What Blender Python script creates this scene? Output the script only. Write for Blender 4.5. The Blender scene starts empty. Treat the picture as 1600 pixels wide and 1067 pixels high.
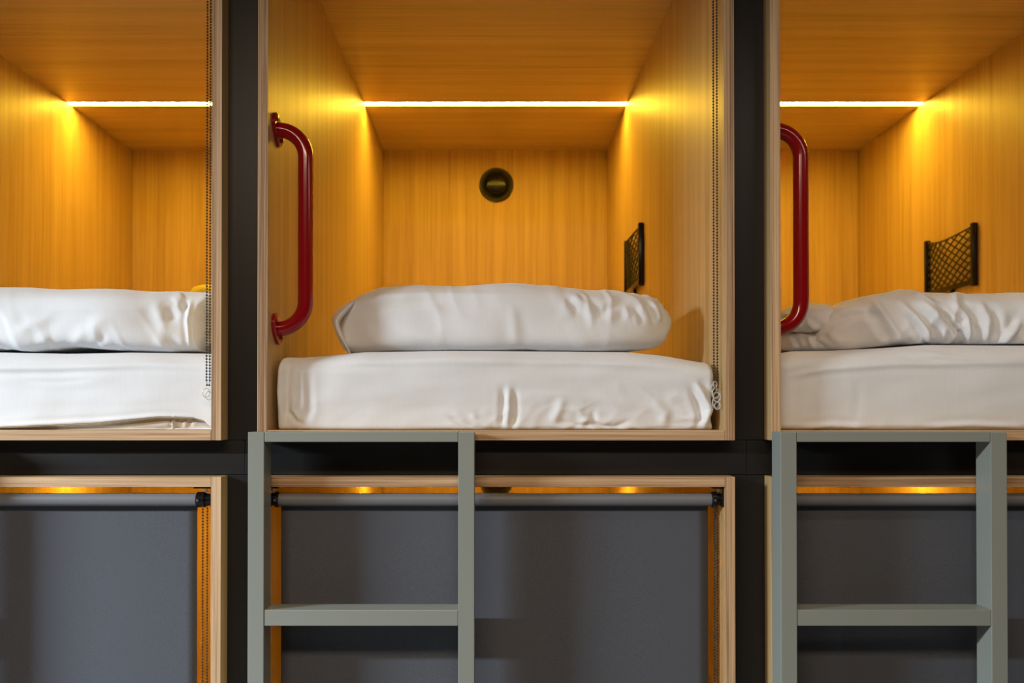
import bpy, bmesh, math, random
import numpy as np
from mathutils import Vector, noise, Matrix

# ------------------------------------------------------------------ camera, world, light, exposure
SC = bpy.context.scene
COL = SC.collection
E = 1.55            # eye height above the floor
CD = 1.97           # distance from the camera to the front plane of the pods (y = 0)
F = 1412.0          # focal length in pixels at 1600 wide
VX, VY = 773.0, 641.0

cam_d = bpy.data.cameras.new('camera')
cam = bpy.data.objects.new('camera', cam_d)
COL.objects.link(cam)
PITCH = 0.5
cam.location = (0, -CD, E)
cam.rotation_euler = (math.radians(90 + PITCH), 0, 0)
cam_d.sensor_width = 36.0
cam_d.lens = F / 1600 * 36
cam_d.shift_x = (800 - VX) / 1600
cam_d.shift_y = (VY - 533.5 - F * math.tan(math.radians(PITCH))) / 1600
cam_d.clip_start = 0.02
cam_d.dof.use_dof = True
cam_d.dof.focus_distance = 2.0
cam_d.dof.aperture_fstop = 3.6
SC.camera = cam

SC.view_settings.view_transform = 'Standard'
SC.view_settings.look = 'None'
SC.view_settings.gamma = 1.0
SC.view_settings.use_curve_mapping = False
SC.view_settings.exposure = 0.0

W = bpy.data.worlds.new('world')
SC.world = W
W.use_nodes = True
W.node_tree.nodes['Background'].inputs[0].default_value = (1.0, 0.80, 0.62, 1)
W.node_tree.nodes['Background'].inputs[1].default_value = 0.030


def area(name, loc, rot, sx, sy, power, col, spread=180):
    d = bpy.data.lights.new(name, 'AREA')
    d.shape = 'RECTANGLE'
    d.size, d.size_y = sx, sy
    d.energy = power
    d.color = col
    d.spread = math.radians(spread)
    o = bpy.data.objects.new(name, d)
    o.location = loc
    o.rotation_euler = rot
    COL.objects.link(o)
    return o


# daylight-coloured ceiling strips of the corridor (left), a weaker warm one to the right
area('corridor_ceiling_light', (-4.3, -1.65, E + 1.04), (0, 0, 0), 2.4, 0.14, 740, (0.76, 0.89, 1.0))
area('corridor_ceiling_light', (-0.3, -2.3, E + 1.35), (0, 0, 0), 1.8, 0.4, 62, (1.0, 0.76, 0.53))
area('right_bed_fill_light', (1.35, -0.75, E + 0.98), (0, 0, 0), 1.0, 0.12, 4.2, (1.0, 0.86, 0.70))  # added fill with no known fixture, brightens the right mattress

LED_COL = (1.0, 0.60, 0.045)
LED_STRENGTH = 100.0

# ------------------------------------------------------------------ materials


def new_mat(name):
    m = bpy.data.materials.new(name)
    m.use_nodes = True
    nt = m.node_tree
    b = nt.nodes['Principled BSDF']
    return m, nt, b


def ramp(nt, pts):
    r = nt.nodes.new('ShaderNodeValToRGB')
    el = r.color_ramp.elements
    el[0].position, el[0].color = pts[0][0], (*pts[0][1], 1)
    el[1].position, el[1].color = pts[-1][0], (*pts[-1][1], 1)
    for p, c in pts[1:-1]:
        e = el.new(p)
        e.color = (*c, 1)
    return r


def coords(nt, scale, rnd=3.0):
    tc = nt.nodes.new('ShaderNodeTexCoord')
    oi = nt.nodes.new('ShaderNodeObjectInfo')
    mul = nt.nodes.new('ShaderNodeMath')
    mul.operation = 'MULTIPLY'
    mul.inputs[1].default_value = rnd
    nt.links.new(oi.outputs['Random'], mul.inputs[0])
    add = nt.nodes.new('ShaderNodeVectorMath')
    add.operation = 'ADD'
    nt.links.new(tc.outputs['Object'], add.inputs[0])
    nt.links.new(mul.outputs[0], add.inputs[1])
    mp = nt.nodes.new('ShaderNodeMapping')
    mp.inputs['Scale'].default_value = scale
    nt.links.new(add.outputs[0], mp.inputs['Vector'])
    return mp


def nz(nt, vec, scale, detail=4, rough=0.6):
    n = nt.nodes.new('ShaderNodeTexNoise')
    n.inputs['Scale'].default_value = scale
    n.inputs['Detail'].default_value = detail
    n.inputs['Roughness'].default_value = rough
    nt.links.new(vec, n.inputs['Vector'])
    return n


def wood(name, axis, dark, mid, light, rough=0.44, cross=70.0, bump=0.05, lo=0.30, hi=0.68):
    """straight-grained oak laminate; axis = direction of the grain"""
    m, nt, b = new_mat(name)
    al = 1.1
    sc = [1.0, 1.0, 1.0]
    sc['xyz'.index(axis)] = al / cross
    mp = coords(nt, tuple(sc))
    fine = nz(nt, mp.outputs[0], cross * 2.4, 5, 0.65)
    broad = nz(nt, mp.outputs[0], cross * 0.32, 3, 0.55)
    mix = nt.nodes.new('ShaderNodeMix')
    mix.data_type = 'FLOAT'
    mix.inputs[0].default_value = 0.45
    nt.links.new(fine.outputs[0], mix.inputs[2])
    nt.links.new(broad.outputs[0], mix.inputs[3])
    r = ramp(nt, [(lo, dark), (0.50, mid), (hi, light)])
    nt.links.new(mix.outputs[0], r.inputs[0])
    nt.links.new(r.outputs[0], b.inputs['Base Color'])
    b.inputs['Roughness'].default_value = rough
    b.inputs['Specular IOR Level'].default_value = 0.5
    bp = nt.nodes.new('ShaderNodeBump')
    bp.inputs['Strength'].default_value = bump
    bp.inputs['Distance'].default_value = 0.001
    nt.links.new(fine.outputs[0], bp.inputs['Height'])
    nt.links.new(bp.outputs[0], b.inputs['Normal'])
    return m


WD, WM, WL = (0.36, 0.22, 0.090), (0.51, 0.335, 0.150), (0.63, 0.43, 0.205)
M_WOOD_Z = wood('oak_grain_upright', 'z', WD, WM, WL)
M_WOOD_X = wood('oak_grain_sideways', 'x', WD, WM, WL)
ED, EM, EL = (0.26, 0.14, 0.07), (0.55, 0.35, 0.19), (0.74, 0.52, 0.32)
M_EDGE_Z = wood('oak_edge_upright', 'z', ED, EM, EL, 0.55, 130.0, 0.15, 0.38, 0.62)
M_EDGE_X = wood('oak_edge_sideways', 'x', ED, EM, EL, 0.55, 130.0, 0.15, 0.38, 0.62)


def plain(name, col, rough=0.5, metal=0.0, spec=0.5, coat=0.0, bump=0.0, bscale=900, var=0.0):
    m, nt, b = new_mat(name)
    b.inputs['Base Color'].default_value = (*col, 1)
    b.inputs['Roughness'].default_value = rough
    b.inputs['Metallic'].default_value = metal
    b.inputs['Specular IOR Level'].default_value = spec
    b.inputs['Coat Weight'].default_value = coat
    b.inputs['Coat Roughness'].default_value = 0.08
    mp = coords(nt, (1, 1, 1))
    n = nz(nt, mp.outputs[0], bscale, 3, 0.6)
    if var:
        lo = tuple(max(0, c * (1 - var)) for c in col)
        hi = tuple(min(1, c * (1 + var)) for c in col)
        r = ramp(nt, [(0.32, lo), (0.68, hi)])
        nt.links.new(n.outputs[0], r.inputs[0])
        nt.links.new(r.outputs[0], b.inputs['Base Color'])
    if bump:
        bp = nt.nodes.new('ShaderNodeBump')
        bp.inputs['Strength'].default_value = bump
        bp.inputs['Distance'].default_value = 0.0006
        nt.links.new(n.outputs[0], bp.inputs['Height'])
        nt.links.new(bp.outputs[0], b.inputs['Normal'])
    return m


M_DARK = plain('dark_laminate', (0.014, 0.013, 0.013), 0.40, spec=0.4, bump=0.10, bscale=500, var=0.15)
M_LADDER = plain('grey_green_powder_coat', (0.265, 0.285, 0.255), 0.36, spec=0.5, bump=0.06, bscale=1200, var=0.05)
M_RED = plain('red_gloss_paint', (0.30, 0.002, 0.006), 0.16, spec=0.5, coat=0.3, bump=0.08, bscale=140)
M_BLACK = plain('black_plastic', (0.008, 0.008, 0.009), 0.20, spec=0.28)
M_BLACKMATT = plain('black_cord', (0.014, 0.012, 0.011), 0.6)
M_BEAD = plain('black_beads', (0.010, 0.010, 0.010), 0.30)
M_STEEL = plain('steel', (0.60, 0.60, 0.60), 0.28, metal=1.0)
M_BLIND = plain('slate_blind_fabric', (0.086, 0.092, 0.110), 0.75, spec=0.3, bump=0.35, bscale=520, var=0.16)
M_TUBE = plain('slate_blind_roll', (0.17, 0.175, 0.19), 0.5, spec=0.4, bump=0.1, bscale=520, var=0.06)
M_FLOOR = plain('grey_floor', (0.16, 0.155, 0.15), 0.5, bscale=6, var=0.2)
M_GLOW_TINT = plain('glow_tinted_fabric', (0.90, 0.78, 0.10), 0.85, bump=0.2)  # white fabric with the amber strip light put into its base colour


def cotton(name, col):
    m, nt, b = new_mat(name)
    b.inputs['Roughness'].default_value = 0.9
    b.inputs['Specular IOR Level'].default_value = 0.15
    b.inputs['Sheen Weight'].default_value = 0.12
    mp = coords(nt, (1, 1, 1))
    w1 = nz(nt, mp.outputs[0], 700, 2, 0.5)
    st = coords(nt, (1.0, 0.3, 0.04))
    w2 = nz(nt, st.outputs[0], 420, 3, 0.6)
    mix = nt.nodes.new('ShaderNodeMix')
    mix.data_type = 'FLOAT'
    mix.inputs[0].default_value = 0.5
    nt.links.new(w1.outputs[0], mix.inputs[2])
    nt.links.new(w2.outputs[0], mix.inputs[3])
    r = ramp(nt, [(0.3, tuple(c * 0.94 for c in col)), (0.65, col)])
    nt.links.new(mix.outputs[0], r.inputs[0])
    nt.links.new(r.outputs[0], b.inputs['Base Color'])
    bp = nt.nodes.new('ShaderNodeBump')
    bp.inputs['Strength'].default_value = 0.25
    bp.inputs['Distance'].default_value = 0.0006
    nt.links.new(mix.outputs[0], bp.inputs['Height'])
    nt.links.new(bp.outputs[0], b.inputs['Normal'])
    return m


M_SHEET = cotton('white_cotton_sheet', (0.845, 0.86, 0.885))
M_CASE = cotton('white_cotton_pillowcase', (0.86, 0.87, 0.89))
M_CREAM = cotton('cream_cotton', (0.62, 0.55, 0.47))

m, nt, b = new_mat('led_diffuser')
b.inputs['Base Color'].default_value = (0.9, 0.85, 0.7, 1)
b.inputs['Emission Color'].default_value = (*LED_COL, 1)
b.inputs['Emission Strength'].default_value = LED_STRENGTH
M_LED = m

m, nt, b = new_mat('clear_plastic')
b.inputs['Base Color'].default_value = (0.92, 0.93, 0.94, 1)
b.inputs['Roughness'].default_value = 0.12
b.inputs['Transmission Weight'].default_value = 0.55
b.inputs['IOR'].default_value = 1.4
M_CLEAR = m

# ------------------------------------------------------------------ mesh helpers


def link(name, me, mats, parent=None, loc=(0, 0, 0), rot=(0, 0, 0), smooth=None):
    o = bpy.data.objects.new(name, me)
    for mt in (mats if isinstance(mats, (list, tuple)) else [mats]):
        me.materials.append(mt)
    COL.objects.link(o)
    o.location = loc
    o.rotation_euler = rot
    if parent:
        o.parent = parent
    if smooth is not None:
        me.shade_smooth()
        if smooth < 180:
            try:
                me.set_sharp_from_angle(angle=math.radians(smooth))
            except Exception:
                pass
    return o


def obj(name, bm, mats, parent=None, loc=(0, 0, 0), rot=(0, 0, 0), smooth=None):
    me = bpy.data.meshes.new(name)
    bmesh.ops.recalc_face_normals(bm, faces=bm.faces[:])
    bm.to_mesh(me)
    bm.free()
    return link(name, me, mats, parent, loc, rot, smooth)


def box(bm, x0, x1, y0, y1, z0, z1, bev=0.0, mi=0, seg=2):
    r = bmesh.ops.create_cube(bm, size=1.0)
    vs = r['verts']
    for v in vs:
        v.co = Vector((x0 + (v.co.x + .5) * (x1 - x0), y0 + (v.co.y + .5) * (y1 - y0), z0 + (v.co.z + .5) * (z1 - z0)))
    fs = {f for v in vs for f in v.link_faces}
    for f in fs:
        f.material_index = mi
    if bev:
        es = list({e for v in vs for e in v.link_edges})
        bmesh.ops.bevel(bm, geom=es, offset=bev, segments=seg, affect='EDGES', profile=0.5)
    return vs


def tube(bm, pts, rad, seg=16, caps=True):
    pts = [Vector(p) for p in pts]
    rings = []
    n = len(pts)
    up = None
    for i, p in enumerate(pts):
        t = (pts[min(i + 1, n - 1)] - pts[max(i - 1, 0)]).normalized()
        if up is None:
            a = Vector((0, 0, 1)) if abs(t.z) < .9 else Vector((1, 0, 0))
            up = t.cross(a).normalized()
        up = (up - t * up.dot(t)).normalized()
        bn = t.cross(up)
        r = rad[i] if isinstance(rad, (list, tuple)) else rad
        rings.append([bm.verts.new(p + (up * math.cos(2 * math.pi * k / seg) + bn * math.sin(2 * math.pi * k / seg)) * r) for k in range(seg)])
    for a, b_ in zip(rings, rings[1:]):
        for k in range(seg):
            bm.faces.new((a[k], a[(k + 1) % seg], b_[(k + 1) % seg], b_[k]))
    if caps:
        bm.faces.new(rings[0][::-1])
        bm.faces.new(rings[-1])


def lathe(bm, prof, axis='y', seg=64, centre=(0, 0, 0)):
    """prof: list of (radius, height along axis)"""
    c = Vector(centre)
    rings = []
    for r, h in prof:
        ring = []
        for k in range(seg):
            a = 2 * math.pi * k / seg
            u, v = math.cos(a) * r, math.sin(a) * r
            p = {'y': (u, h, v), 'x': (h, u, v), 'z': (u, v, h)}[axis]
            ring.append(bm.verts.new(c + Vector(p)))
        rings.append(ring)
    for a, b_ in zip(rings, rings[1:]):
        for k in range(seg):
            bm.faces.new((a[k], a[(k + 1) % seg], b_[(k + 1) % seg], b_[k]))
    for ring in (rings[0], rings[-1]):
        try:
            bm.faces.new(ring)
        except ValueError:
            pass


def thing(name, label, cat, loc=(0, 0, 0), rotz=0.0, group=None):
    o = bpy.data.objects.new(name, None)
    o.empty_display_size = 0.05
    COL.objects.link(o)
    o.location = loc
    o.rotation_euler = (0, 0, rotz)
    o['label'] = label
    o['category'] = cat
    if group:
        o['group'] = group
    return o


def dup(root, loc, label, group=None, rotz=None):
    r = root.copy()
    COL.objects.link(r)
    r.location = loc
    r['label'] = label
    if rotz is not None:
        r.rotation_euler = (0, 0, rotz)
    if group:
        r['group'] = group
    for ch in list(root.children):
        c = ch.copy()
        COL.objects.link(c)
        c.parent = r
        for g in list(ch.children):
            d = g.copy()
            COL.objects.link(d)
            d.parent = c
    return r


def px2w(px, py, y):
    """photo position -> world x, z on the plane at depth y"""
    s = F / (CD + y)
    return (px - VX) / s, E + (VY - py) / s


# ------------------------------------------------------------------ layout numbers
XC = [-1.117, 0.003, 1.123]          # pod centres
HW = 0.5207                          # half outer width
TB = 0.0220                          # board thickness
DEPTH = 2.05
HI = 1.205                           # inner height
ZU = E - 0.0655                      # underside of the upper pods
ZUI = ZU + TB                        # mattress level of the upper pods
ZLT = E - 0.1450                     # top of the lower pods
ZL = ZLT - 2 * TB - HI               # underside of the lower pods
ZLI = ZL + TB
HO = HI + 2 * TB

# ------------------------------------------------------------------ setting: floor and dark wall
bm = bmesh.new()
box(bm, -4.5, 4.5, -3.5, 2.4, -0.02, 0.0)
o = obj('floor', bm, M_FLOOR)
o['kind'] = 'structure'

bm = bmesh.new()
WY0, WY1 = 0.0475, 0.0675
g = 0.0008
xs = [-2.6, XC[0] - HW - .0005]
cols = [(-2.6, XC[0] - HW - .0006), (XC[0] + HW + .0006, XC[1] - HW - .0006), (XC[1] + HW + .0006, XC[2] - HW - .0006), (XC[2] + HW + .0006, 2.6)]
for a, b_ in cols:
    box(bm, a, b_, WY0, WY1, ZU - .0006, ZU + HO + .35, .0006)
    box(bm, a, b_, WY0, WY1, 0.0, ZLT + .0006, .0006)
for xc in XC:
    box(bm, xc - HW, xc + HW, WY0, WY1, ZU + HO + .001, ZU + HO + .35, .0006)
    box(bm, xc - HW, xc + HW, WY0, WY1, 0.0, ZL - .001, .0006)
edges = [-2.6, XC[0] + HW + .0388, XC[1] + HW + .0388, 2.6]
for a, b_ in zip(edges, edges[1:]):
    box(bm, a + .0004, b_ - .0004, WY0, WY1, ZLT + .0020, ZU - .0020, .0006)
o = obj('wall_front', bm, M_DARK)
o['kind'] = 'structure'
bm = bmesh.new()
box(bm, -2.6, 2.6, 2.08, 2.12, 0.0, ZU + HO + .35)
o = obj('wall_back', bm, M_DARK)
o['kind'] = 'structure'

# ------------------------------------------------------------------ pods
t = TB


def make_pod(label, loc):
    r = thing('sleeping_pod', label, 'sleeping pod', loc)
    fe = 0.0012

    def board(name, x0, x1, y0, y1, z0, z1, mats):
        bm = bmesh.new()
        box(bm, x0, x1, y0, y1, z0, z1, .0007)
        for f in bm.faces:
            if f.normal.y < -.5 and f.calc_center_median().y < .002:
                f.material_index = 1
        bmesh.ops.recalc_face_normals(bm, faces=bm.faces[:])
        for f in bm.faces:
            f.material_index = 1 if (f.normal.y < -.5) else 0
        obj(name, bm, mats, r)
    board('side_panel', -HW, -HW + t, 0, DEPTH, 0, HO, [M_WOOD_Z, M_EDGE_Z])
    board('side_panel', HW - t, HW, 0, DEPTH, 0, HO, [M_WOOD_Z, M_EDGE_Z])
    board('bottom_panel', -HW + t + .0004, HW - t - .0004, 0, DEPTH, 0.0, t, [M_WOOD_X, M_EDGE_X])
    bm = bmesh.new()
    xa, xb = -HW + t + .0004, HW - t - .0004
    prof = [(0, HO - t), (1.4310, HO - t), (1.4310, HO - t + .010), (1.4690, HO - t + .010), (1.4690, HO - t), (DEPTH, HO - t), (DEPTH, HO), (0, HO)]
    va = [bm.verts.new((xa, y, z)) for y, z in prof]
    vb = [bm.verts.new((xb, y, z)) for y, z in prof]
    for k in range(8):
        bm.faces.new((va[k], va[(k + 1) % 8], vb[(k + 1) % 8], vb[k]))
    bm.faces.new(va)
    bm.faces.new(vb)
    bmesh.ops.recalc_face_normals(bm, faces=bm.faces[:])
    for f in bm.faces:
        f.material_index = 1 if (f.normal.y < -.5 and f.calc_center_median().y < .01) else 0
    obj('top_panel', bm, [M_WOOD_X, M_EDGE_X], r)
    board('back_panel', -HW + t + .0002, HW - t - .0002, DEPTH + .0004, DEPTH + .018, .0005, HO - .0005, [M_WOOD_Z, M_WOOD_Z])
    return r


where = ['on the left side of the photo', 'in the middle of the photo', 'on the right side of the photo']
pod0 = None
for i, xc in enumerate(XC):
    for up in (True, False):
        lab = ('oak-veneered open sleeping pod in the upper row, ' if up else 'oak-veneered sleeping pod in the lower row behind a grey blind, ') + ['leftmost', 'middle one', 'rightmost'][i]
        loc = (xc, 0, ZU if up else ZL)
        if pod0 is None:
            pod0 = make_pod(lab, loc)
        else:
            dup(pod0, loc, lab)
pods_done = True

# ------------------------------------------------------------------ LED strips in the pod ceilings
led0 = None
for i, xc in enumerate(XC):
    for up in (True, False):
        lab = 'glowing amber light strip across the ceiling of the %s %s pod' % (['left', 'middle', 'right'][i], 'upper' if up else 'lower')
        loc = (xc, 1.45, (ZU if up else ZL) + HO - t - .0003)
        if led0 is None:
            led0 = thing('strip_light', lab, 'light', loc)
            bm = bmesh.new()
            L = HW - t - .001
            box(bm, -L, L, -.0186, -.0176, .0008, .0090)
            box(bm, -L, L, .0176, .0186, .0008, .0090)
            box(bm, -L, L, -.0186, .0186, .0085, .0098)
            obj('housing', bm, M_STEEL, led0)
            bm = bmesh.new()
            box(bm, -L + .001, L - .001, -.0174, .0174, .0022, .0060, .0006, seg=2)
            obj('diffuser', bm, M_LED, led0)
        else:
            dup(led0, loc, lab)

# ------------------------------------------------------------------ round black vents on the back panels
vent0 = None
for i, xc in enumerate(XC):
    for up in (True, False):
        lab = 'round black wall vent with a domed centre on the back of the %s %s pod' % (['left', 'middle', 'right'][i], 'upper' if up else 'lower')
        loc = (xc + .004, DEPTH, (ZU if up else ZL) + HO - t - (.158 if up else .145))
        if vent0 is None:
            vent0 = thing('wall_vent', lab, 'vent', loc)
            bm = bmesh.new()
            lathe(bm, [(.0755, 0), (.0755, -.010), (.0735, -.014), (.0690, -.015), (.0640, -.013), (.058, -.0075), (.050, -.003), (.048, -.0005)])
            obj('rim', bm, M_BLACKMATT, vent0, smooth=40)
            bm = bmesh.new()
            pr = [(.0475, -.0004), (.0475, -.012), (.0455, -.016)]
            for k in range(1, 9):
                a = k / 9 * math.pi / 2
                pr.append((.0455 * math.cos(a), -.016 - .007 * math.sin(a)))
            pr.append((.0005, -.023))
            lathe(bm, pr)
            obj('dome', bm, M_BLACK, vent0, smooth=40)
        else:
            dup(vent0, loc, lab)


# ------------------------------------------------------------------ lofted soft bodies
def interp(pts, x):
    xs_, ys_ = zip(*pts)
    return np.interp(x, xs_, ys_)


def smooth_interp(pts, x, k=9):
    """linear interpolation of control points, then smoothed"""
    y = interp(pts, x)
    if k > 1:
        ker = np.hanning(k + 2)[1:-1]
        ker /= ker.sum()
        yp = np.concatenate([np.full(k // 2, y[0]), y, np.full(k // 2, y[-1])])
        y = np.convolve(yp, ker, 'valid')
    return y


def proj(P):
    s = F / (CD + P[..., 1])
    return VX + P[..., 0] * s, VY - (P[..., 2] - E) * s


def grid_normals(P):
    du = np.gradient(P, axis=0)
    Pe = np.concatenate([P[:, -1:], P, P[:, :1]], axis=1)
    dv = (Pe[:, 2:] - Pe[:, :-2]) / 2
    n = np.cross(du, dv)
    n /= (np.linalg.norm(n, axis=-1, keepdims=True) + 1e-12)
    # orient outwards
    c = P.mean(axis=1, keepdims=True)
    s = np.sign(((P - c) * n).sum(-1).mean())
    return n * s


def seg_dist(X, Y, pts):
    """distance to polyline and position along it (0..1)"""
    best = np.full(X.shape, 1e9)
    along = np.zeros(X.shape)
    side = np.zeros(X.shape)
    n = len(pts) - 1
    for i in range(n):
        ax, ay = pts[i]
        bx, by = pts[i + 1]
        dx, dy = bx - ax, by - ay
        L2 = dx * dx + dy * dy + 1e-9
        tt = np.clip(((X - ax) * dx + (Y - ay) * dy) / L2, 0, 1)
        qx, qy = ax + tt * dx, ay + tt * dy
        d = np.hypot(X - qx, Y - qy)
        m_ = d < best
        best = np.where(m_, d, best)
        along = np.where(m_, (i + tt) / n, along)
        side = np.where(m_, np.sign((X - ax) * dy - (Y - ay) * dx), side)
    return best, along, side


def creases(P, N, lst, fz=.35):
    """lst of (polyline in photo px, width px, amplitude m, taper)"""
    X, Y = proj(P)
    D = np.zeros(X.shape)
    front = np.clip(-N[..., 1] * 1.5 + fz * N[..., 2] + .6 * fz, 0, 1)
    for pts, wd, amp in lst:
        d, al, side = seg_dist(X, Y, pts)
        tp = np.clip(np.minimum(al, 1 - al) * 3.2 + .15, 0, 1)
        tp = tp * tp * (3 - 2 * tp)
        D += amp * tp * (np.exp(-(d / wd) ** 2) - .45 * np.exp(-((d - 2.0 * wd) / (1.3 * wd)) ** 2))
    return P + N * (D * front)[..., None]


def noise_disp(P, N, scale, amp, seed=0.0, mask=None, octaves=3):
    out = np.zeros(P.shape[:2])
    sx, sy, sz = scale
    for i in range(P.shape[0]):
        for j in range(P.shape[1]):
            if mask is not None and mask[i, j] < .01:
                continue
            p = P[i, j]
            out[i, j] = noise.fractal(Vector((p[0] * sx + seed, p[1] * sy + seed * .7, p[2] * sz - seed)), 1.0, 2.0, octaves)
    if mask is not None:
        out = out * mask
    return P + N * (out * amp)[..., None]


def ridge_disp(P, N, ang, freq, stretch, amp, seed, mask):
    """soft directional wrinkles: ridged noise along a direction in the x-z plane"""
    out = np.zeros(P.shape[:2])
    ca, sa = math.cos(ang), math.sin(ang)
    for i in range(P.shape[0]):
        for j in range(P.shape[1]):
            if mask[i, j] < .01:
                continue
            p = P[i, j]
            u = p[0] * ca + p[2] * sa
            v = -p[0] * sa + p[2] * ca
            w = noise.noise(Vector((p[0] * 5 + seed, p[2] * 5, p[1] * 5))) * .35
            n_ = noise.noise(Vector((u * freq + w * 3, v * freq / stretch + seed, p[1] * freq / stretch)))
            out[i, j] = .5 - min(1.0, abs(n_) * 3.2)
    return P + N * (out * mask * amp)[..., None]


def build_grid(name, P, mats, parent=None, origin=(0, 0, 0), **kw):
    nu, nv = P.shape[:2]
    V = (P - np.array(origin)).reshape(-1, 3)
    idx = np.arange(nu * nv).reshape(nu, nv)
    a = idx[:-1]
    b_ = idx[1:]
    F4 = np.stack([a, np.roll(a, -1, 1), np.roll(b_, -1, 1), b_], -1).reshape(-1, 4).tolist()
    c0, c1 = len(V), len(V) + 1
    V = np.vstack([V, V[idx[0]].mean(0), V[idx[-1]].mean(0)])
    for j in range(nv):
        F4.append((c0, int(idx[0, (j + 1) % nv]), int(idx[0, j])))
        F4.append((c1, int(idx[-1, j]), int(idx[-1, (j + 1) % nv])))
    me = bpy.data.meshes.new(name)
    me.from_pydata(V.tolist(), [], F4)
    bm = bmesh.new()
    bm.from_mesh(me)
    bmesh.ops.recalc_face_normals(bm, faces=bm.faces[:])
    bm.to_mesh(me)
    bm.free()
    return link(name, me, mats, parent, smooth=180, **kw)


def mattress_grid(x0, x1, y0, y1, z0, ztop, rt=.045, rb=.012, rc=.03, nx=260):
    """ztop: function of x (array) -> height of the top; returns grid"""
    def ring(yy0, zt, rt_, rb_):
        pts = []
        for k in np.linspace(0, 1, 66)[:-1]:                 # front, upwards
            pts.append((yy0, z0 + rb_ + k * (zt - z0 - rb_ - rt_)))
        for k in np.linspace(0, 1, 26)[:-1]:                 # top front corner
            a = k * math.pi / 2
            pts.append((yy0 + rt_ * 1.9 * (1 - math.cos(a)), zt - rt_ + rt_ * math.sin(a)))
        ya = yy0 + rt_ * 1.9
        for k in np.linspace(0, 1, 26)[:-1] ** 1.6:
            pts.append((ya + k * (y1 - .02 - ya), zt + .004 * math.sin(min(1, k * 6) * math.pi / 2)))
        pts.append((y1 - .02, zt + .004))
        pts.append((y1, zt - .02))
        pts.append((y1, z0 + .02))
        pts.append((y1 - .02, z0))
        for k in np.linspace(0, 1, 8)[1:-1]:
            pts.append((y1 - .02 + k * (yy0 + rb_ - y1 + .02), z0))
        for k in np.linspace(0, 1, 8)[:-1]:
            a = k * math.pi / 2
            pts.append((yy0 + rb_ - rb_ * math.sin(a), z0 + rb_ - rb_ * math.cos(a)))
        return np.array(pts)
    u = np.linspace(0, 1, nx)
    # denser at the ends
    u = u - .06 * np.sin(2 * math.pi * u)
    xx = x0 + u * (x1 - x0)
    zt = ztop(xx)
    P = []
    for x, z in zip(xx, zt):
        d = min(x - x0, x1 - x)
        ins = rc - math.sqrt(max(0, rc * rc - max(0, rc - d) ** 2))
        r_ = ring(y0 + ins, z - ins * .35, rt, rb)
        r_[:, 1] = np.maximum(r_[:, 1], z0)
        P.append(np.column_stack([np.full(len(r_), x), r_]))
    return np.array(P)


def pillow_grid(top, bot, yc, D, dends=(.04, .04), pw=2.4, nx=300, nr=150, sk=13, bflat=None, endpow=(.5, .5)):
    """top / bot: outline of the pillow in the photo (px), taken on the plane y = yc"""
    u = .5 - .5 * np.cos(np.linspace(0, math.pi, nx))
    u = .75 * u + .25 * np.linspace(0, 1, nx)
    xa, xb = top[0][0], top[-1][0]
    px = xa + u * (xb - xa)
    tz = smooth_interp(top, px, sk)
    bz = smooth_interp(bot, px, sk)
    tz[0], bz[0] = top[0][1], bot[0][1]
    s = F / (CD + yc)
    X = (px - VX) / s
    ZT = E + (VY - tz) / s
    ZB = E + (VY - bz) / s
    if bflat is not None:
        ZB = np.maximum(ZB, bflat)
    L = X[-1] - X[0]
    P = []
    for i in range(nx):
        dl, dr = X[i] - X[0], X[-1] - X[i]
        fl = math.sin(min(1, dl / .22) * math.pi / 2) ** endpow[0]
        fr = math.sin(min(1, dr / .22) * math.pi / 2) ** endpow[1]
        Dy = D * min(dends[0] / D + (1 - dends[0] / D) * fl, dends[1] / D + (1 - dends[1] / D) * fr)
        zc = (ZT[i] + ZB[i]) / 2
        hz = max(.001, (ZT[i] - ZB[i]) / 2)
        a = np.linspace(0, 2 * math.pi, nr, endpoint=False) + .01
        c, s_ = np.cos(a), np.sin(a)
        y = yc + Dy * np.sign(c) * np.abs(c) ** (2 / np.where(s_ < 0, 5.5, pw))
        pz = np.where(s_ < 0, 5.5, pw)
        z = zc + hz * np.sign(s_) * np.abs(s_) ** (2 / pz)
        P.append(np.column_stack([np.full(nr, X[i]), y, z]))
    return np.array(P)


def resample_rings(P, n):
    """even spacing along each ring"""
    out = []
    for r in P:
        rr = np.vstack([r, r[:1]])
        d = np.concatenate([[0], np.cumsum(np.linalg.norm(np.diff(rr, axis=0), axis=1))])
        q = np.linspace(0, d[-1], n, endpoint=False)
        out.append(np.column_stack([np.interp(q, d, rr[:, k]) for k in range(3)]))
    return np.array(out)


def facing(N):
    return np.clip(-N[..., 1] * 1.4 + .02, 0, 1)


# ---- mattresses
MZ = ZUI + .0008
MT = .170


def mid_top(x):
    px = VX + x * F / (CD + .08)
    y = smooth_interp([(430, 566), (440, 557), (470, 558), (500, 556), (570, 549), (700, 547), (860, 548), (980, 549), (1040, 555), (1090, 564), (1118, 568)], px, 9)
    return E + (VY - y) * (CD + .08) / F


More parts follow.
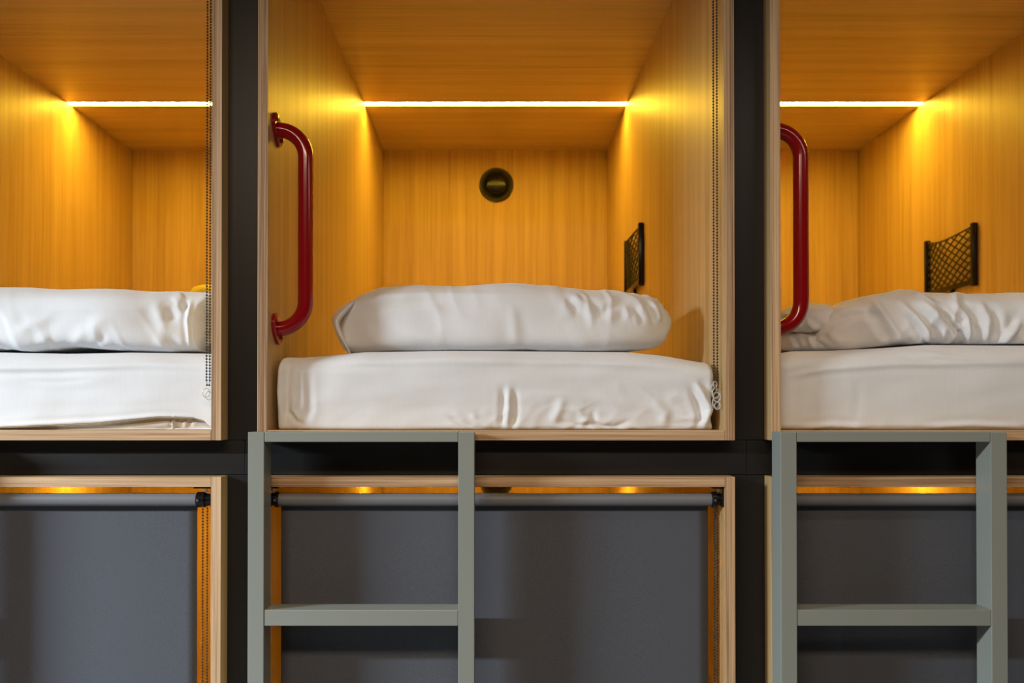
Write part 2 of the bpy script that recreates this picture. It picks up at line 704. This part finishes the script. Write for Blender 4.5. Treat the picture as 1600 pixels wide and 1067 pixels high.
P = mattress_grid(-.4840, .4885, .044, 1.98, MZ, mid_top, rt=.034, rb=.010, rc=.012)
N = grid_normals(P)
X, Y = proj(P)
low = np.clip((Y - 600) / 60, 0, 1) * facing(N)
P = noise_disp(P, N, (4, 4, 9), .006, 3.1, facing(N))
P = ridge_disp(P, N, math.radians(62), 24, 2.6, .0022, 5.0, np.clip((X - 760) / 80, 0, 1) * np.clip((Y - 590) / 40, 0, 1) * facing(N))
P = ridge_disp(P, N, math.radians(118), 26, 2.4, .0016, 9.0, np.clip((X - 700) / 80, .25, 1) * np.clip((Y - 620) / 30, 0, 1) * facing(N))
P = creases(P, N, [
    ([(787, 604), (786, 640), (784, 672)], 4, -.0040), ([(795, 600), (794, 640), (790, 668)], 5, .0050),
    ([(803, 606), (806, 645), (800, 672)], 4, -.0025),
    ([(452, 560), (449, 600), (447, 664)], 5, -.0050), ([(440, 560), (437, 610), (441, 660)], 3.5, .0040),
    ([(460, 618), (458, 640), (474, 668)], 5, .0050), ([(470, 560), (474, 620), (468, 650)], 6, .0030),
    ([(480, 570), (484, 640), (476, 662)], 5, -.0025),
    ([(450, 640), (462, 655), (480, 667)], 4, -.0040),
    ([(1084, 596), (1098, 615), (1109, 640), (1098, 668)], 5, .0070),
    ([(1078, 606), (1090, 632), (1096, 655), (1086, 668)], 5, -.0050),
    ([(1117, 610), (1116, 640), (1112, 668)], 4, -.0050),
    ([(1020, 625), (1040, 645), (1036, 668)], 7, .0030),
    ([(900, 640), (915, 655), (905, 670)], 5, .0035), ([(925, 640), (930, 660), (950, 670)], 4, -.0030),
    ([(868, 655), (900, 664), (960, 667), (985, 658)], 4, -.0035), ([(700, 650), (722, 662), (740, 668)], 4, -.0030),
    ([(735, 645), (745, 658), (775, 668)], 5, .0030), ([(880, 620), (872, 645), (862, 664)], 6, .0030),
    ([(560, 566), (700, 562), (900, 566), (1090, 574)], 5, .0016),
    ([(440, 572), (520, 572), (620, 574)], 5, -.0015),
])
P[..., 2] = np.maximum(P[..., 2], MZ)
P[..., 1] = np.maximum(P[..., 1], .030)
r = thing('mattress', 'white-sheeted mattress in the middle upper pod, vertical fold at its front centre', 'mattress', (XC[1], .02, MZ))
build_grid('fitted_sheet', P, M_SHEET, r, (XC[1], .02, MZ))


def left_top(x):
    px = VX + x * F / (CD + .1)
    y = smooth_interp([(-420, 552), (0, 551), (100, 553), (200, 551), (335, 553)], px, 9)
    return E + (VY - y) * (CD + .12) / F


P = mattress_grid(XC[0] - .494, XC[0] + .4955, .044, 1.98, MZ, left_top, rt=.040, rb=.010, rc=.012, nx=300)
N = grid_normals(P)
X, Y = proj(P)
P = noise_disp(P, N, (4, 4, 9), .005, 8.1, facing(N))
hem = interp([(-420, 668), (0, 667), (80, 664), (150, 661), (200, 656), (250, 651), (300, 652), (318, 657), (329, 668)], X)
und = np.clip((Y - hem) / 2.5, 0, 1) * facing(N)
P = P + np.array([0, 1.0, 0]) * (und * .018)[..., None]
P = ridge_disp(P, N, math.radians(80), 42, 4.0, .0035, 15.0, und * np.clip((X - 225) / 30, 0, 1))
P = creases(P, N, [
    ([(272, 650), (271, 660), (272, 672)], 2.2, .006), ([(295, 655), (297, 668)], 4, -.004), ([(283, 655), (285, 668)], 4, -.003),
    ([(-100, 577), (90, 575), (230, 569), (330, 571)], 4.5, .0020),
    ([(-100, 584), (60, 583), (200, 579)], 6, -.0012), ([(30, 594), (90, 597), (150, 592)], 4, -.0010),
    ([(0, 664), (60, 662), (160, 657), (240, 650), (305, 650)], 3, .0020),
])
P[..., 2] = np.maximum(P[..., 2], MZ)
r = thing('mattress', 'bluish-white sheeted mattress in the left upper pod, loose hem along its foot', 'mattress', (XC[0], .02, MZ))
o = build_grid('fitted_sheet', P, [M_SHEET, M_CREAM], r, (XC[0], .02, MZ))
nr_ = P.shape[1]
for f in o.data.polygons:          # faces below the sheet's hem take the cream colour
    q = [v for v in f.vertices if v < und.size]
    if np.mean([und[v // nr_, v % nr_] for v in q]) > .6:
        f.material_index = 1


def right_top(x):
    px = VX + x * F / (CD + .1)
    y = smooth_interp([(1200, 556), (1240, 550), (1300, 549), (1380, 545), (1450, 540), (1600, 541), (1980, 545)], px, 9)
    return E + (VY - y) * (CD + .14) / F


P = mattress_grid(XC[2] - .4955, XC[2] + .494, .044, 1.98, MZ, right_top, rt=.040, rb=.012, rc=.012, nx=300)
N = grid_normals(P)
X, Y = proj(P)
P = noise_disp(P, N, (3.2, 4, 7), .006, 12.4, facing(N))
P = ridge_disp(P, N, math.radians(12), 14, 3.0, .0010, 2.0, np.clip((Y - 640) / 30, 0, 1) * facing(N))
P = creases(P, N, [
    ([(1225, 590), (1290, 577), (1400, 569), (1700, 566)], 4.5, .0022),
    ([(1400, 556), (1440, 562), (1480, 565)], 4, -.0015), ([(1430, 550), (1480, 557), (1540, 562)], 4, .0018),
    ([(1250, 560), (1262, 585), (1256, 640)], 8, -.0010), ([(1340, 590), (1342, 620), (1338, 660)], 7, -.0005),
    ([(1250, 668), (1300, 664), (1360, 668)], 4, .0030), ([(1440, 667), (1520, 663), (1600, 668)], 4, .0025),
])
P[..., 2] = np.maximum(P[..., 2], MZ)
r = thing('mattress', 'cream-lit white mattress with smooth front in the right upper pod', 'mattress', (XC[2], .02, MZ))
build_grid('fitted_sheet', P, M_SHEET, r, (XC[2], .02, MZ))

# ---- pillows
MTOP = MZ + .172
# middle pillow
top = [(524, 500), (530, 488), (548, 476), (575, 463), (600, 455), (660, 453), (730, 450), (800, 447), (860, 452), (920, 458),
       (980, 463), (1008, 469), (1024, 477), (1033, 492), (1036, 506)]
bot = [(524, 504), (530, 520), (540, 541), (548, 553), (600, 556), (760, 557), (900, 556), (960, 552), (1005, 548), (1023, 542), (1033, 525), (1036, 514)]
P = pillow_grid(top, bot, .30, .19, (.05, .10), pw=3.2, sk=9, endpow=(.8, .45))
P = resample_rings(P, 150)
N = grid_normals(P)
X, Y = proj(P)
P = noise_disp(P, N, (5, 5, 9), .006, 1.7, None, 2)
N = grid_normals(P)
endm = np.clip((X - 880) / 120, 0, 1) * np.clip((520 - Y) / 30, 0, 1)
P = ridge_disp(P, N, math.radians(-20), 22, 2.6, .0045, 3.3, np.clip((X - 860) / 60, 0, 1) * np.clip((515 - Y) / 20, 0, 1) * np.clip(-N[..., 1] + .6, 0, 1))
P = ridge_disp(P, N, math.radians(25), 16, 3.0, .0022, 7.0, np.full(X.shape, .7) * np.clip(-N[..., 1] + .6, 0, 1))
P = creases(P, N, [
    ([(1008, 470), (1018, 488), (1024, 508)], 4, -.0060), ([(1018, 472), (1028, 488), (1030, 505)], 4, .0050),
    ([(990, 478), (1000, 492), (1004, 508)], 4, -.0045), ([(975, 480), (984, 496)], 5, .0040),
    ([(885, 464), (893, 475), (905, 486)], 5, -.0050), ([(896, 462), (908, 474), (930, 484)], 6, .0045),
    ([(925, 470), (940, 490), (955, 480), (975, 474)], 6, -.0035),
    ([(545, 482), (600, 463), (680, 460), (760, 461), (850, 462)], 5, .0035),
    ([(548, 492), (610, 472), (700, 468)], 8, -.0030),
    ([(600, 500), (640, 520), (700, 530)], 10, .0022), ([(660, 472), (690, 490), (740, 500)], 8, .0020),
    ([(562, 490), (580, 520), (590, 545)], 8, .0018), ([(800, 475), (805, 510), (806, 545)], 8, .0020),
])
P[..., 2] = np.maximum(P[..., 2], mid_top(P[..., 0].ravel()).reshape(P.shape[:2]) + .0056)
r = thing('pillow', 'smooth white pillow on the middle mattress, puckered at its right end', 'pillow', (XC[1], .3, MTOP))
build_grid('pillowcase', P, M_CASE, r, (XC[1], .3, MTOP))
# the turned-in end flap of the case, left end
bm = bmesh.new()
flap = [(538, 477), (527, 487), (518, 499), (519, 511), (526, 525), (537, 540), (544, 550)]
inner = [(560, 470), (543, 488), (529, 503), (533, 515), (540, 530), (546, 545), (550, 553)]
rows = []
for (a, b_), (c, d) in zip(flap, inner):
    row = []
    for k in range(5):
        q = k / 4
        yy = .20 - .035 * math.sin(q * math.pi) - .005 * q
        x_, z_ = px2w(a + (c - a) * q, b_ + (d - b_) * q, yy)
        row.append(bm.verts.new((x_ - XC[1], yy - .3, max(z_, MTOP + .001) - MTOP)))
    rows.append(row)
for a, b_ in zip(rows, rows[1:]):
    for k in range(4):
        bm.faces.new((a[k], a[k + 1], b_[k + 1], b_[k]))
fo = obj('case_flap', bm, M_CASE, r, smooth=180)
md = fo.modifiers.new('thick', 'SOLIDIFY')
md.thickness = .004
md = fo.modifiers.new('sub', 'SUBSURF')
md.levels = md.render_levels = 2

MTOPX = E + (VY - 551) * (CD + .12) / F + .0075
# left pillow: case with an open end, cream insert showing
top = [(-215, 480), (-205, 470), (-170, 462), (-60, 459), (40, 457), (110, 458), (180, 459), (240, 458), (300, 459), (336, 461)]
bot = [(-215, 540), (-200, 552), (0, 552), (60, 553), (100, 556), (160, 552), (220, 552), (290, 553), (335, 553)]
P = pillow_grid(top, bot, .30, .19, (.05, .155), pw=3.4, nx=320, sk=9, endpow=(.5, .8))
P = resample_rings(P, 150)
N = grid_normals(P)
X, Y = proj(P)
# the mouth of the case bows inward in the middle
wbow = np.clip((X - 262) / 38, 0, 1)
bow = interp([(455, .034), (466, .020), (476, .006), (500, -.004), (530, -.003), (555, .0)], Y)
P[..., 0] += wbow * wbow * bow
P = noise_disp(P, N, (5, 5, 9), .009, 21.0, None, 2)
P = ridge_disp(P, N, math.radians(28), 15, 2.6, .0030, 31.0, np.clip(-N[..., 1] + .5, 0, 1) * np.clip((Y - 470) / 30, .15, 1))
P = creases(P, N, [
    ([(-100, 492), (60, 491), (200, 491), (240, 489)], 2.2, -.0014),
    ([(282, 484), (288, 478), (294, 474)], 7, -.0100), ([(262, 478), (268, 490), (268, 502)], 8, -.0050),
    ([(240, 470), (252, 500), (262, 540)], 9, .0040), ([(250, 515), (270, 535), (280, 550)], 8, -.0040),
    ([(20, 520), (50, 508), (90, 490)], 8, .0025), ([(110, 545), (130, 520), (170, 500)], 9, .0030),
    ([(60, 548), (75, 540), (85, 530)], 6, -.0030), ([(142, 548), (155, 535), (165, 522)], 6, -.0030),
    ([(298, 466), (292, 500), (297, 552)], 3.0, .0040),
])
P[..., 2] = np.maximum(P[..., 2], left_top(P[..., 0].ravel()).reshape(P.shape[:2]) + .0056)
r = thing('pillow', 'white pillow on the left mattress with its case open at the right end', 'pillow', (XC[0], .3, MTOP))
build_grid('pillowcase', P, M_CASE, r, (XC[0], .3, MTOP))
top = [(325, 474), (340, 466), (360, 460), (376, 460), (386, 468)]
bot = [(325, 548), (340, 551), (360, 551), (376, 551), (386, 545)]
P = pillow_grid(top, bot, .32, .125, (.115, .05), pw=2.2, nx=120, sk=7, endpow=(.5, .5))
P = resample_rings(P, 120)
N = grid_normals(P)
P = creases(P, N, [
    ([(300, 520), (318, 520), (330, 510)], 3, .0060), ([(303, 526), (316, 535), (330, 522)], 3.5, -.0080),
    ([(300, 542), (315, 545), (332, 543)], 3, -.0080), ([(304, 535), (312, 525), (325, 540)], 3, .0050), ([(306, 480), (320, 470), (332, 466)], 4, .0040),
    ([(300, 505), (318, 512), (332, 500)], 3, -.0040)])
P[..., 2] = np.maximum(P[..., 2], left_top(P[..., 0].ravel()).reshape(P.shape[:2]) + .0056)
P[..., 0] = np.minimum(P[..., 0], XC[0] + HW - TB - .002)
build_grid('pillow_insert', P, M_CREAM, r, (XC[0], .3, MTOP))['label'] = 'cream inner pillow showing at the open end of the case'

MTOPX = E + (VY - 540) * (CD + .14) / F + .0060
# right pillow: puffy, deeply creased
top = [(1262, 528), (1270, 502), (1290, 484), (1320, 468), (1360, 462), (1400, 461), (1440, 461), (1500, 463), (1560, 465), (1600, 467), (1680, 468), (1740, 470), (1760, 482), (1770, 500)]
bot = [(1262, 534), (1275, 545), (1300, 553), (1340, 552), (1375, 549), (1400, 547), (1500, 547), (1600, 549), (1700, 550), (1755, 545), (1770, 520)]
P = pillow_grid(top, bot, .30, .19, (.05, .07), pw=2.9, nx=360, sk=9, endpow=(.55, .55))
P = resample_rings(P, 160)
N = grid_normals(P)
X, Y = proj(P)
P = noise_disp(P, N, (6, 6, 10), .006, 41.0, None, 3)
N = grid_normals(P)
msk = np.clip((X - 1340) / 60, 0, 1) * np.clip(-N[..., 1] + .6, 0, 1)
P = ridge_disp(P, N, math.radians(-32), 13, 2.4, .0075, 51.0, msk)
P = ridge_disp(P, N, math.radians(-20), 26, 2.2, .0030, 57.0, msk * np.clip((Y - 480) / 40, .2, 1))
P = creases(P, N, [
    ([(1362, 464), (1380, 490), (1404, 520), (1412, 542)], 6, .0090), ([(1350, 480), (1372, 500), (1392, 540)], 6, -.0070),
    ([(1400, 468), (1430, 495), (1448, 520), (1454, 542)], 6, .0090), ([(1418, 490), (1440, 520), (1446, 544)], 5, -.0080),
    ([(1430, 464), (1462, 490), (1475, 512), (1470, 540)], 7, .0080), ([(1465, 480), (1490, 505), (1502, 520), (1500, 545)], 4, -.0100),
    ([(1490, 470), (1512, 498), (1514, 530), (1504, 545)], 5, .0090), ([(1530, 470), (1545, 500), (1540, 535)], 6, .0060),
    ([(1520, 500), (1530, 520), (1528, 545)], 5, -.0060), ([(1555, 480), (1560, 510), (1550, 540)], 6, -.0050),
    ([(1598, 500), (1580, 520), (1560, 540)], 5, .0080), ([(1600, 515), (1588, 532), (1570, 546)], 4, -.0080),
    ([(1408, 545), (1410, 530)], 5, -.0090), ([(1380, 550), (1395, 541), (1410, 538)], 5, -.0070),
    ([(1285, 520), (1300, 505), (1330, 492), (1372, 491), (1392, 505)], 5, -.0045),
    ([(1292, 498), (1310, 485), (1350, 478)], 8, .0060), ([(1285, 521), (1294, 535), (1312, 548)], 6, -.0050),
    ([(1300, 512), (1330, 505), (1370, 510)], 14, .0040)])
P[..., 2] = np.maximum(P[..., 2], right_top(P[..., 0].ravel()).reshape(P.shape[:2]) + .0056)
r = thing('pillow', 'crumpled white pillow on the right mattress behind the red bar', 'pillow', (XC[2], .3, MTOP))
build_grid('pillowcase', P, M_CASE, r, (XC[2], .3, MTOP))
# the loose end of the case, spilling out to the left
top = [(1205, 500), (1215, 488), (1235, 480), (1262, 475), (1290, 478), (1310, 490)]
bot = [(1205, 512), (1225, 522), (1250, 522), (1270, 521), (1290, 530), (1310, 532)]
P = pillow_grid(top, bot, .33, .14, (.05, .10), pw=2.0, nx=150, sk=9)
P = resample_rings(P, 110)
N = grid_normals(P)
P = noise_disp(P, N, (9, 9, 14), .008, 77.0, None, 3)
P = creases(P, N, [([(1258, 500), (1270, 512), (1288, 521)], 4, .0080), ([(1250, 512), (1266, 516), (1280, 520)], 4, -.0070), ([(1225, 490), (1240, 500), (1262, 520)], 6, .0050)])
P[..., 0] = np.maximum(P[..., 0], XC[2] - HW + TB + .003)
build_grid('case_flap', P, M_CASE, r, (XC[2], .3, MTOP))
top = [(1208, 528), (1225, 520), (1250, 517), (1285, 520), (1310, 530)]
bot = [(1208, 548), (1225, 550), (1270, 551), (1310, 551)]
P = pillow_grid(top, bot, .34, .13, (.05, .10), pw=2.2, nx=150, sk=9)
P = resample_rings(P, 90)
N = grid_normals(P)
P = noise_disp(P, N, (12, 12, 14), .006, 87.0, None, 3)
P = creases(P, N, [([(1240, 520), (1246, 535), (1252, 548)], 4, -.0060), ([(1262, 522), (1266, 535), (1275, 548)], 4, .0050)])
P[..., 0] = np.maximum(P[..., 0], XC[2] - HW + TB + .003)
P[..., 2] = np.maximum(P[..., 2], right_top(P[..., 0].ravel()).reshape(P.shape[:2]) + .0056)
build_grid('case_hem', P, M_CASE, r, (XC[2], .3, MTOP))

# pillow end far inside the left pod, amber strip glow put into its colour
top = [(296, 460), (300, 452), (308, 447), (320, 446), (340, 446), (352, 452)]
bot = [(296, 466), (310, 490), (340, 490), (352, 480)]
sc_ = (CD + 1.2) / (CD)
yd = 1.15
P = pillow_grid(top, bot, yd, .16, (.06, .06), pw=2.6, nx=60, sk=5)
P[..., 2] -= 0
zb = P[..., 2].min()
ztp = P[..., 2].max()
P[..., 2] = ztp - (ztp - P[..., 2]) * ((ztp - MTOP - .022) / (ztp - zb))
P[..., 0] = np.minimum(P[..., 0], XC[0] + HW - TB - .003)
r = thing('cushion', 'small cushion end with the amber glow painted in, showing behind the left white pillow', 'cushion', (-.45, yd, MTOP))
build_grid('cushion_cover', P, M_GLOW_TINT, r, (-.45, yd, MTOP))

# ------------------------------------------------------------------ red grab bars
gb0 = None
hz0, hz1 = E + .1835 - ZUI, E + .634 - ZUI
for i, lab in ((1, 'glossy red grab bar on the left wall of the middle upper pod'), (2, 'glossy red grab bar on the left wall of the right upper pod')):
    loc = (XC[i] - HW + TB + .0004, .07, ZUI)
    if gb0 is None:
        gb0 = thing('grab_bar', lab, 'handle', loc, group=None)
        bm = bmesh.new()
        so, R = .0675, .062
        pts = [(0.004, 0, hz0)]
        for k in range(0, 19):
            a = k / 18 * math.pi / 2
            pts.append((so - R + R * math.sin(a), 0, hz0 + R - R * math.cos(a)))
        for k in range(1, 10):
            pts.append((so, 0, hz0 + R + (hz1 - hz0 - 2 * R) * k / 10))
        for k in range(0, 19):
            a = k / 18 * math.pi / 2
            pts.append((so - R + R * math.cos(a), 0, hz1 - R + R * math.sin(a)))
        pts.append((0.004, 0, hz1))
        tube(bm, pts, .0172, 28)
        obj('bar', bm, M_RED, gb0, smooth=60)
        for hz in (hz0, hz1):
            bm = bmesh.new()
            prof = []
            nseg = 48
            for x_, g_ in ((0, 1.0), (.0065, 1.0), (.0080, .95)):
                ring = []
                for k in range(nseg):
                    a = 2 * math.pi * k / nseg
                    # two-lobed oval plate
                    u = .041 * math.copysign(abs(math.cos(a)) ** .75, math.cos(a)) * g_
                    v = .027 * math.copysign(abs(math.sin(a)) ** .95, math.sin(a)) * g_
                    rt = math.radians(-38)
                    ring.append(bm.verts.new((x_, u * math.cos(rt) - v * math.sin(rt), hz + u * math.sin(rt) + v * math.cos(rt))))
                prof.append(ring)
            for a_, b_ in zip(prof, prof[1:]):
                for k in range(nseg):
                    bm.faces.new((a_[k], a_[(k + 1) % nseg], b_[(k + 1) % nseg], b_[k]))
            bm.faces.new(prof[0])
            bm.faces.new(prof[-1])
            fl = obj('mounting_plate', bm, M_RED, gb0, smooth=40)
            for sgn in (-1, 1):
                bm = bmesh.new()
                rt = math.radians(-38)
                lathe(bm, [(.0050, .0080), (.0048, .0103), (.0030, .0116), (.0003, .0118)], 'x', 20,
                      (0, sgn * .0295 * math.cos(rt), hz + sgn * .0295 * math.sin(rt)))
                obj('screw', bm, M_RED, fl, smooth=50)
    else:
        dup(gb0, loc, lab)

# ------------------------------------------------------------------ net pockets
np0 = None
for i in range(3):
    lab = 'black net pocket on the right wall of the %s upper pod' % ['left', 'middle', 'right'][i]
    loc = (XC[i] + HW - TB - .0004, 1.055, E + .420)
    if i == 0:
        continue           # nothing of the left pod's right wall shows
    if np0 is None:
        np0 = thing('net_pocket', lab, 'net pocket', loc)
        Wn, Hn = .345, .211
        for y0 in (0, Wn - .017):
            bm = bmesh.new()
            box(bm, -.0190, 0, y0, y0 + .019, -.002 if y0 == 0 else .008, Hn, .004, seg=3)
            obj('post', bm, M_BLACK, np0, smooth=50)
        bm = bmesh.new()
        box(bm, -.0185, -.004, .010, Wn - .008, .004, .021, .004, seg=3)
        obj('bottom_bar', bm, M_BLACK, np0, smooth=50)
        bm = bmesh.new()
        box(bm, -.014, -.002, .150, .166, -.016, .005, .002)
        obj('tab', bm, M_BLACK, np0)
        # net surface, sagging top
        y0, y1 = .017, Wn - .015

        def top_z(y):
            q = (y - y0) / (y1 - y0)
            return (Hn - .010) - .020 * math.sin(math.pi * min(1, q * 1.0))

        def surf(y, z):
            q = (y - y0) / (y1 - y0)
            w_ = min(1, max(0, z / top_z(y)))
            return Vector((-.010 - .020 * math.sin(math.pi * q) * w_, y, z))
        bm = bmesh.new()
        nc = 9
        step = .046
        for sgn in (1, -1):
            for k in range(-12, 22):
                pts = []
                for q in range(0, 61):
                    z = .010 + q * .0034
                    y = y0 + k * step + sgn * (z - .010) * 1.7
                    if y0 <= y <= y1 and z <= top_z(y):
                        pts.append(surf(y, z) + Vector((sgn * .0006, 0, 0)))
                if len(pts) > 1:
                    tube(bm, pts, .0028, 6)
        obj('net', bm, M_BLACKMATT, np0, smooth=60)
        bm = bmesh.new()
        pts = [surf(y0 + (y1 - y0) * k / 24, top_z(y0 + (y1 - y0) * k / 24)) for k in range(25)]
        tube(bm, pts, .0032, 8)
        obj('elastic_cord', bm, M_BLACKMATT, np0, smooth=60)
    else:
        dup(np0, loc, lab)


# ------------------------------------------------------------------ roller blinds
def ico():
    bm = bmesh.new()
    bmesh.ops.create_icosphere(bm, subdivisions=1, radius=1.0)
    V = np.array([v.co[:] for v in bm.verts])
    Fc = [tuple(v.index for v in f.verts) for f in bm.faces]
    bm.free()
    return V, Fc


IV, IF = ico()


def chain_mesh(name, a, b_, z0, z1, parent, pitch=.0067, rb=.0025, wav=.0):
    """bead chain loop hanging between two strand positions a, b (x, y), top z1, bottom z0"""
    a, b_ = Vector((*a, 0)), Vector((*b_, 0))
    rr = (b_ - a).length / 2
    c = (a + b_) / 2
    d = (b_ - a).normalized()
    pts = []
    n = int((z1 - z0 - rr) / pitch)
    for k in range(n):
        pts.append(a + Vector((wav * math.sin(k * .31), 0, z1 - k * pitch)))
    m_ = max(2, int(math.pi * rr / pitch))
    for k in range(m_):
        an = math.pi * (k + .5) / m_
        pts.append(c - d * rr * math.cos(an) + Vector((0, 0, z1 - n * pitch - rr * math.sin(an))))
    for k in range(n):
        pts.append(b_ + Vector((wav * math.sin(k * .27 + 1), 0, z1 - (n - 1 - k) * pitch)))
    V, Fs = [], []
    for p in pts:
        off = len(V)
        V.extend((IV * rb + np.array(p)).tolist())
        Fs.extend([tuple(i_ + off for i_ in f) for f in IF])
    me = bpy.data.meshes.new(name)
    me.from_pydata(V, [], Fs)
    o = link(name, me, M_BEAD, parent, smooth=180)
    bm = bmesh.new()
    tube(bm, pts, .0006, 5)
    o2 = obj('chain_cord', bm, M_BEAD, o, smooth=60)
    return o


def make_blind(label, xc, ztop, down, chain_px, chain_bottom, hook=None, xr=.4735, xl=-.4780):
    """ztop = underside of the pod's top board"""
    ty = .026
    R = .0143
    zc = ztop - .0300
    r = thing('roller_blind', label, 'blind', (xc, ty, ztop))
    # tube (rolled fabric) ; a fat roll when the blind is up
    RR = R if down else .026
    zc_ = -.0300 if down else -.034
    bm = bmesh.new()
    lathe(bm, [(RR, xl), (RR, xr)], 'x', 40, (0, 0, zc_))
    obj('roller_tube', bm, M_TUBE, r, smooth=40)
    if down:
        bm = bmesh.new()
        zb = -(HI - .03)
        nx_, nz_ = 40, 60
        rows = []
        for a_ in range(nz_ + 1):
            z = zc_ + (zb - zc_) * a_ / nz_
            row = []
            for k in range(nx_ + 1):
                x = xl + .0008 + (xr - xl - .004) * k / nx_
                yy = R - .001 + .0012 * math.sin(x * 9 + z * 1.5) * min(1, a_ / 8)
                row.append(bm.verts.new((x, yy, z)))
            rows.append(row)
        for p_, q_ in zip(rows, rows[1:]):
            for k in range(nx_):
                bm.faces.new((p_[k], p_[k + 1], q_[k + 1], q_[k]))
        fo = obj('blind_fabric', bm, M_BLIND, r, smooth=180)
        md = fo.modifiers.new('thick', 'SOLIDIFY')
        md.thickness = .0007
    bm = bmesh.new()
    zr = -(HI - .03) if down else zc_ - RR - .012
    box(bm, xl + .001, xr - .003, R - .005 if down else -.004, R + .005 if down else .004, zr - .012, zr + .012, .002)
    obj('bottom_rail', bm, M_TUBE, r)
    for s in (-1, 1):
        bm = bmesh.new()
        xin = HW - TB - .0006
        x0, x1 = sorted((s * (xin - .0035), s * xin))
        box(bm, x0, x1, -.018, .018, -.0455, -.0003, .0012)       # upright against the side wall
        x0, x1 = sorted((s * ((xr if s > 0 else -xl) - .002), s * xin))
        box(bm, x0, x1, -.018, .018, -.0040, -.0003, .001)        # foot under the top board
        br = obj('bracket', bm, M_BLACK, r)
        bm = bmesh.new()
        xe = (xr if s > 0 else -xl) + .0004
        xw = xin - .0036
        lathe(bm, [(.0005, s * xe), (.0150, s * xe), (.0172, s * (xe + .002)), (.0172, s * (xe + (xw - xe) * .55)), (.0135, s * (xe + (xw - xe) * .6)), (.0135, s * xw)], 'x', 32, (0, 0, -.0300))
        obj('end_cap' if s < 0 else 'chain_wheel', bm, M_BLACK, br, smooth=35)
        bm = bmesh.new()
        lathe(bm, [(.0045, -.0182), (.0040, -.0198), (.0004, -.0204)], 'y', 16, (s * (xin - .012), 0, -.0085))
        lathe(bm, [(.0030, -.0176), (.0026, -.0186), (.0004, -.0190)], 'y', 16, (s * (xe + .006), 0, -.0300))
        obj('screw', bm, M_STEEL, br, smooth=40)
    (xa, xb, pxa, pxb) = chain_px
    ya, yb = xa, xb
    wa = (pxa - VX) * (CD + ty + ya) / F - xc
    wb = (pxb - VX) * (CD + ty + yb) / F - xc
    c = chain_mesh('bead_chain', (wa, ya), (wb, yb), chain_bottom - ztop, -.030, r)
    if hook:
        bm = bmesh.new()
        for (dx, dz, rad, tilt) in hook:
            ring = []
            cx, cz = (wa + wb) / 2 + dx, chain_bottom - ztop + dz
            pts = []
            for k in range(19):
                an = 2 * math.pi * k / 18
                pts.append((cx + rad * .7 * math.cos(an), ya - .002 + tilt * math.cos(an), cz + rad * math.sin(an)))
            tube(bm, pts, .0013, 8, caps=False)
        obj('chain_hook', bm, M_CLEAR, r, smooth=60)
    return r


zup = ZUI + HI
zlo = ZLT - TB
hooks = [(-.002, -.010, .010, .003), (.004, -.016, .009, .005), (.0, -.024, .008, .002)]
hooks_mid = [(-.006, .006, .010, .003), (-.002, -.004, .012, .005), (.001, -.012, .010, -.004), (-.001, -.024, .012, .003), (.002, -.031, .008, -.003), (-.003, .016, .007, .004)]
side = ['left', 'middle', 'right']
make_blind('rolled-up blind with black bead chain at the left upper pod', XC[0], zup, False, (-.004, .006, 322.6, 327.6), px2w(0, 607, .03)[1], hooks[:2], .4600)
make_blind('rolled-up blind with black bead chain at the middle upper pod', XC[1], zup, False, (-.004, .006, 1115.5, 1121.0), px2w(0, 612, .03)[1], hooks_mid)
make_blind('lowered slate-grey roller blind at the left lower pod', XC[0], zlo, True, (-.010, .004, 317.5, 324.5), E - 1.05, None, .4600)
make_blind('lowered slate-grey roller blind at the middle lower pod, behind a ladder', XC[1], zlo, True, (-.010, .004, 1116.0, 1120.0), E - 1.05)
make_blind('lowered dark roller blind at the right lower pod, behind a ladder', XC[2], zlo, True, (-.010, .004, 1908, 1915), E - 1.05)

# ------------------------------------------------------------------ ladders
LY0, LY1 = -.068, -.008
sl = F / (CD + LY0)


def make_ladder(label, loc):
    r = thing('ladder', label, 'ladder', loc)
    w = .0340
    xo = .4765
    ztop = E - (675 - VY) / sl
    rt = .0012
    for x0 in (0, xo - w):
        bm = bmesh.new()
        box(bm, x0, x0 + w, LY0, LY1, .012, ztop, rt)
        ra = obj('rail', bm, M_LADDER, r)
        bm = bmesh.new()
        box(bm, x0 + .001, x0 + w - .001, LY0 + .001, LY1 - .001, .0, .0119, .002)
        obj('foot_cap', bm, M_BLACK, ra)
    gap = .0006
    z = ztop + .0015
    specs = [(ztop - .0208, ztop + .0008, LY0 + .0006, -.0006)]
    zr = E - (952.5 - VY) / sl
    hh = .0335
    while zr - hh > .1:
        specs.append((zr - hh, zr, LY0 + .0012, LY1))
        zr -= .374
    for a, b_, y0, y1 in specs:
        bm = bmesh.new()
        box(bm, w + gap, xo - w - gap, y0, y1, a, b_, rt)
        obj('rung', bm, M_LADDER, r)
    return r


lx = (387.6 - VX) / sl
lad = make_ladder('grey-green metal ladder below the middle upper pod', (lx, 0, 0))
dup(lad, (lx + 1.1205, 0, 0), 'grey-green metal ladder below the right upper pod')
dup(lad, (lx - 1.1205, 0, 0), 'grey-green metal ladder below the left upper pod, just outside the photo')
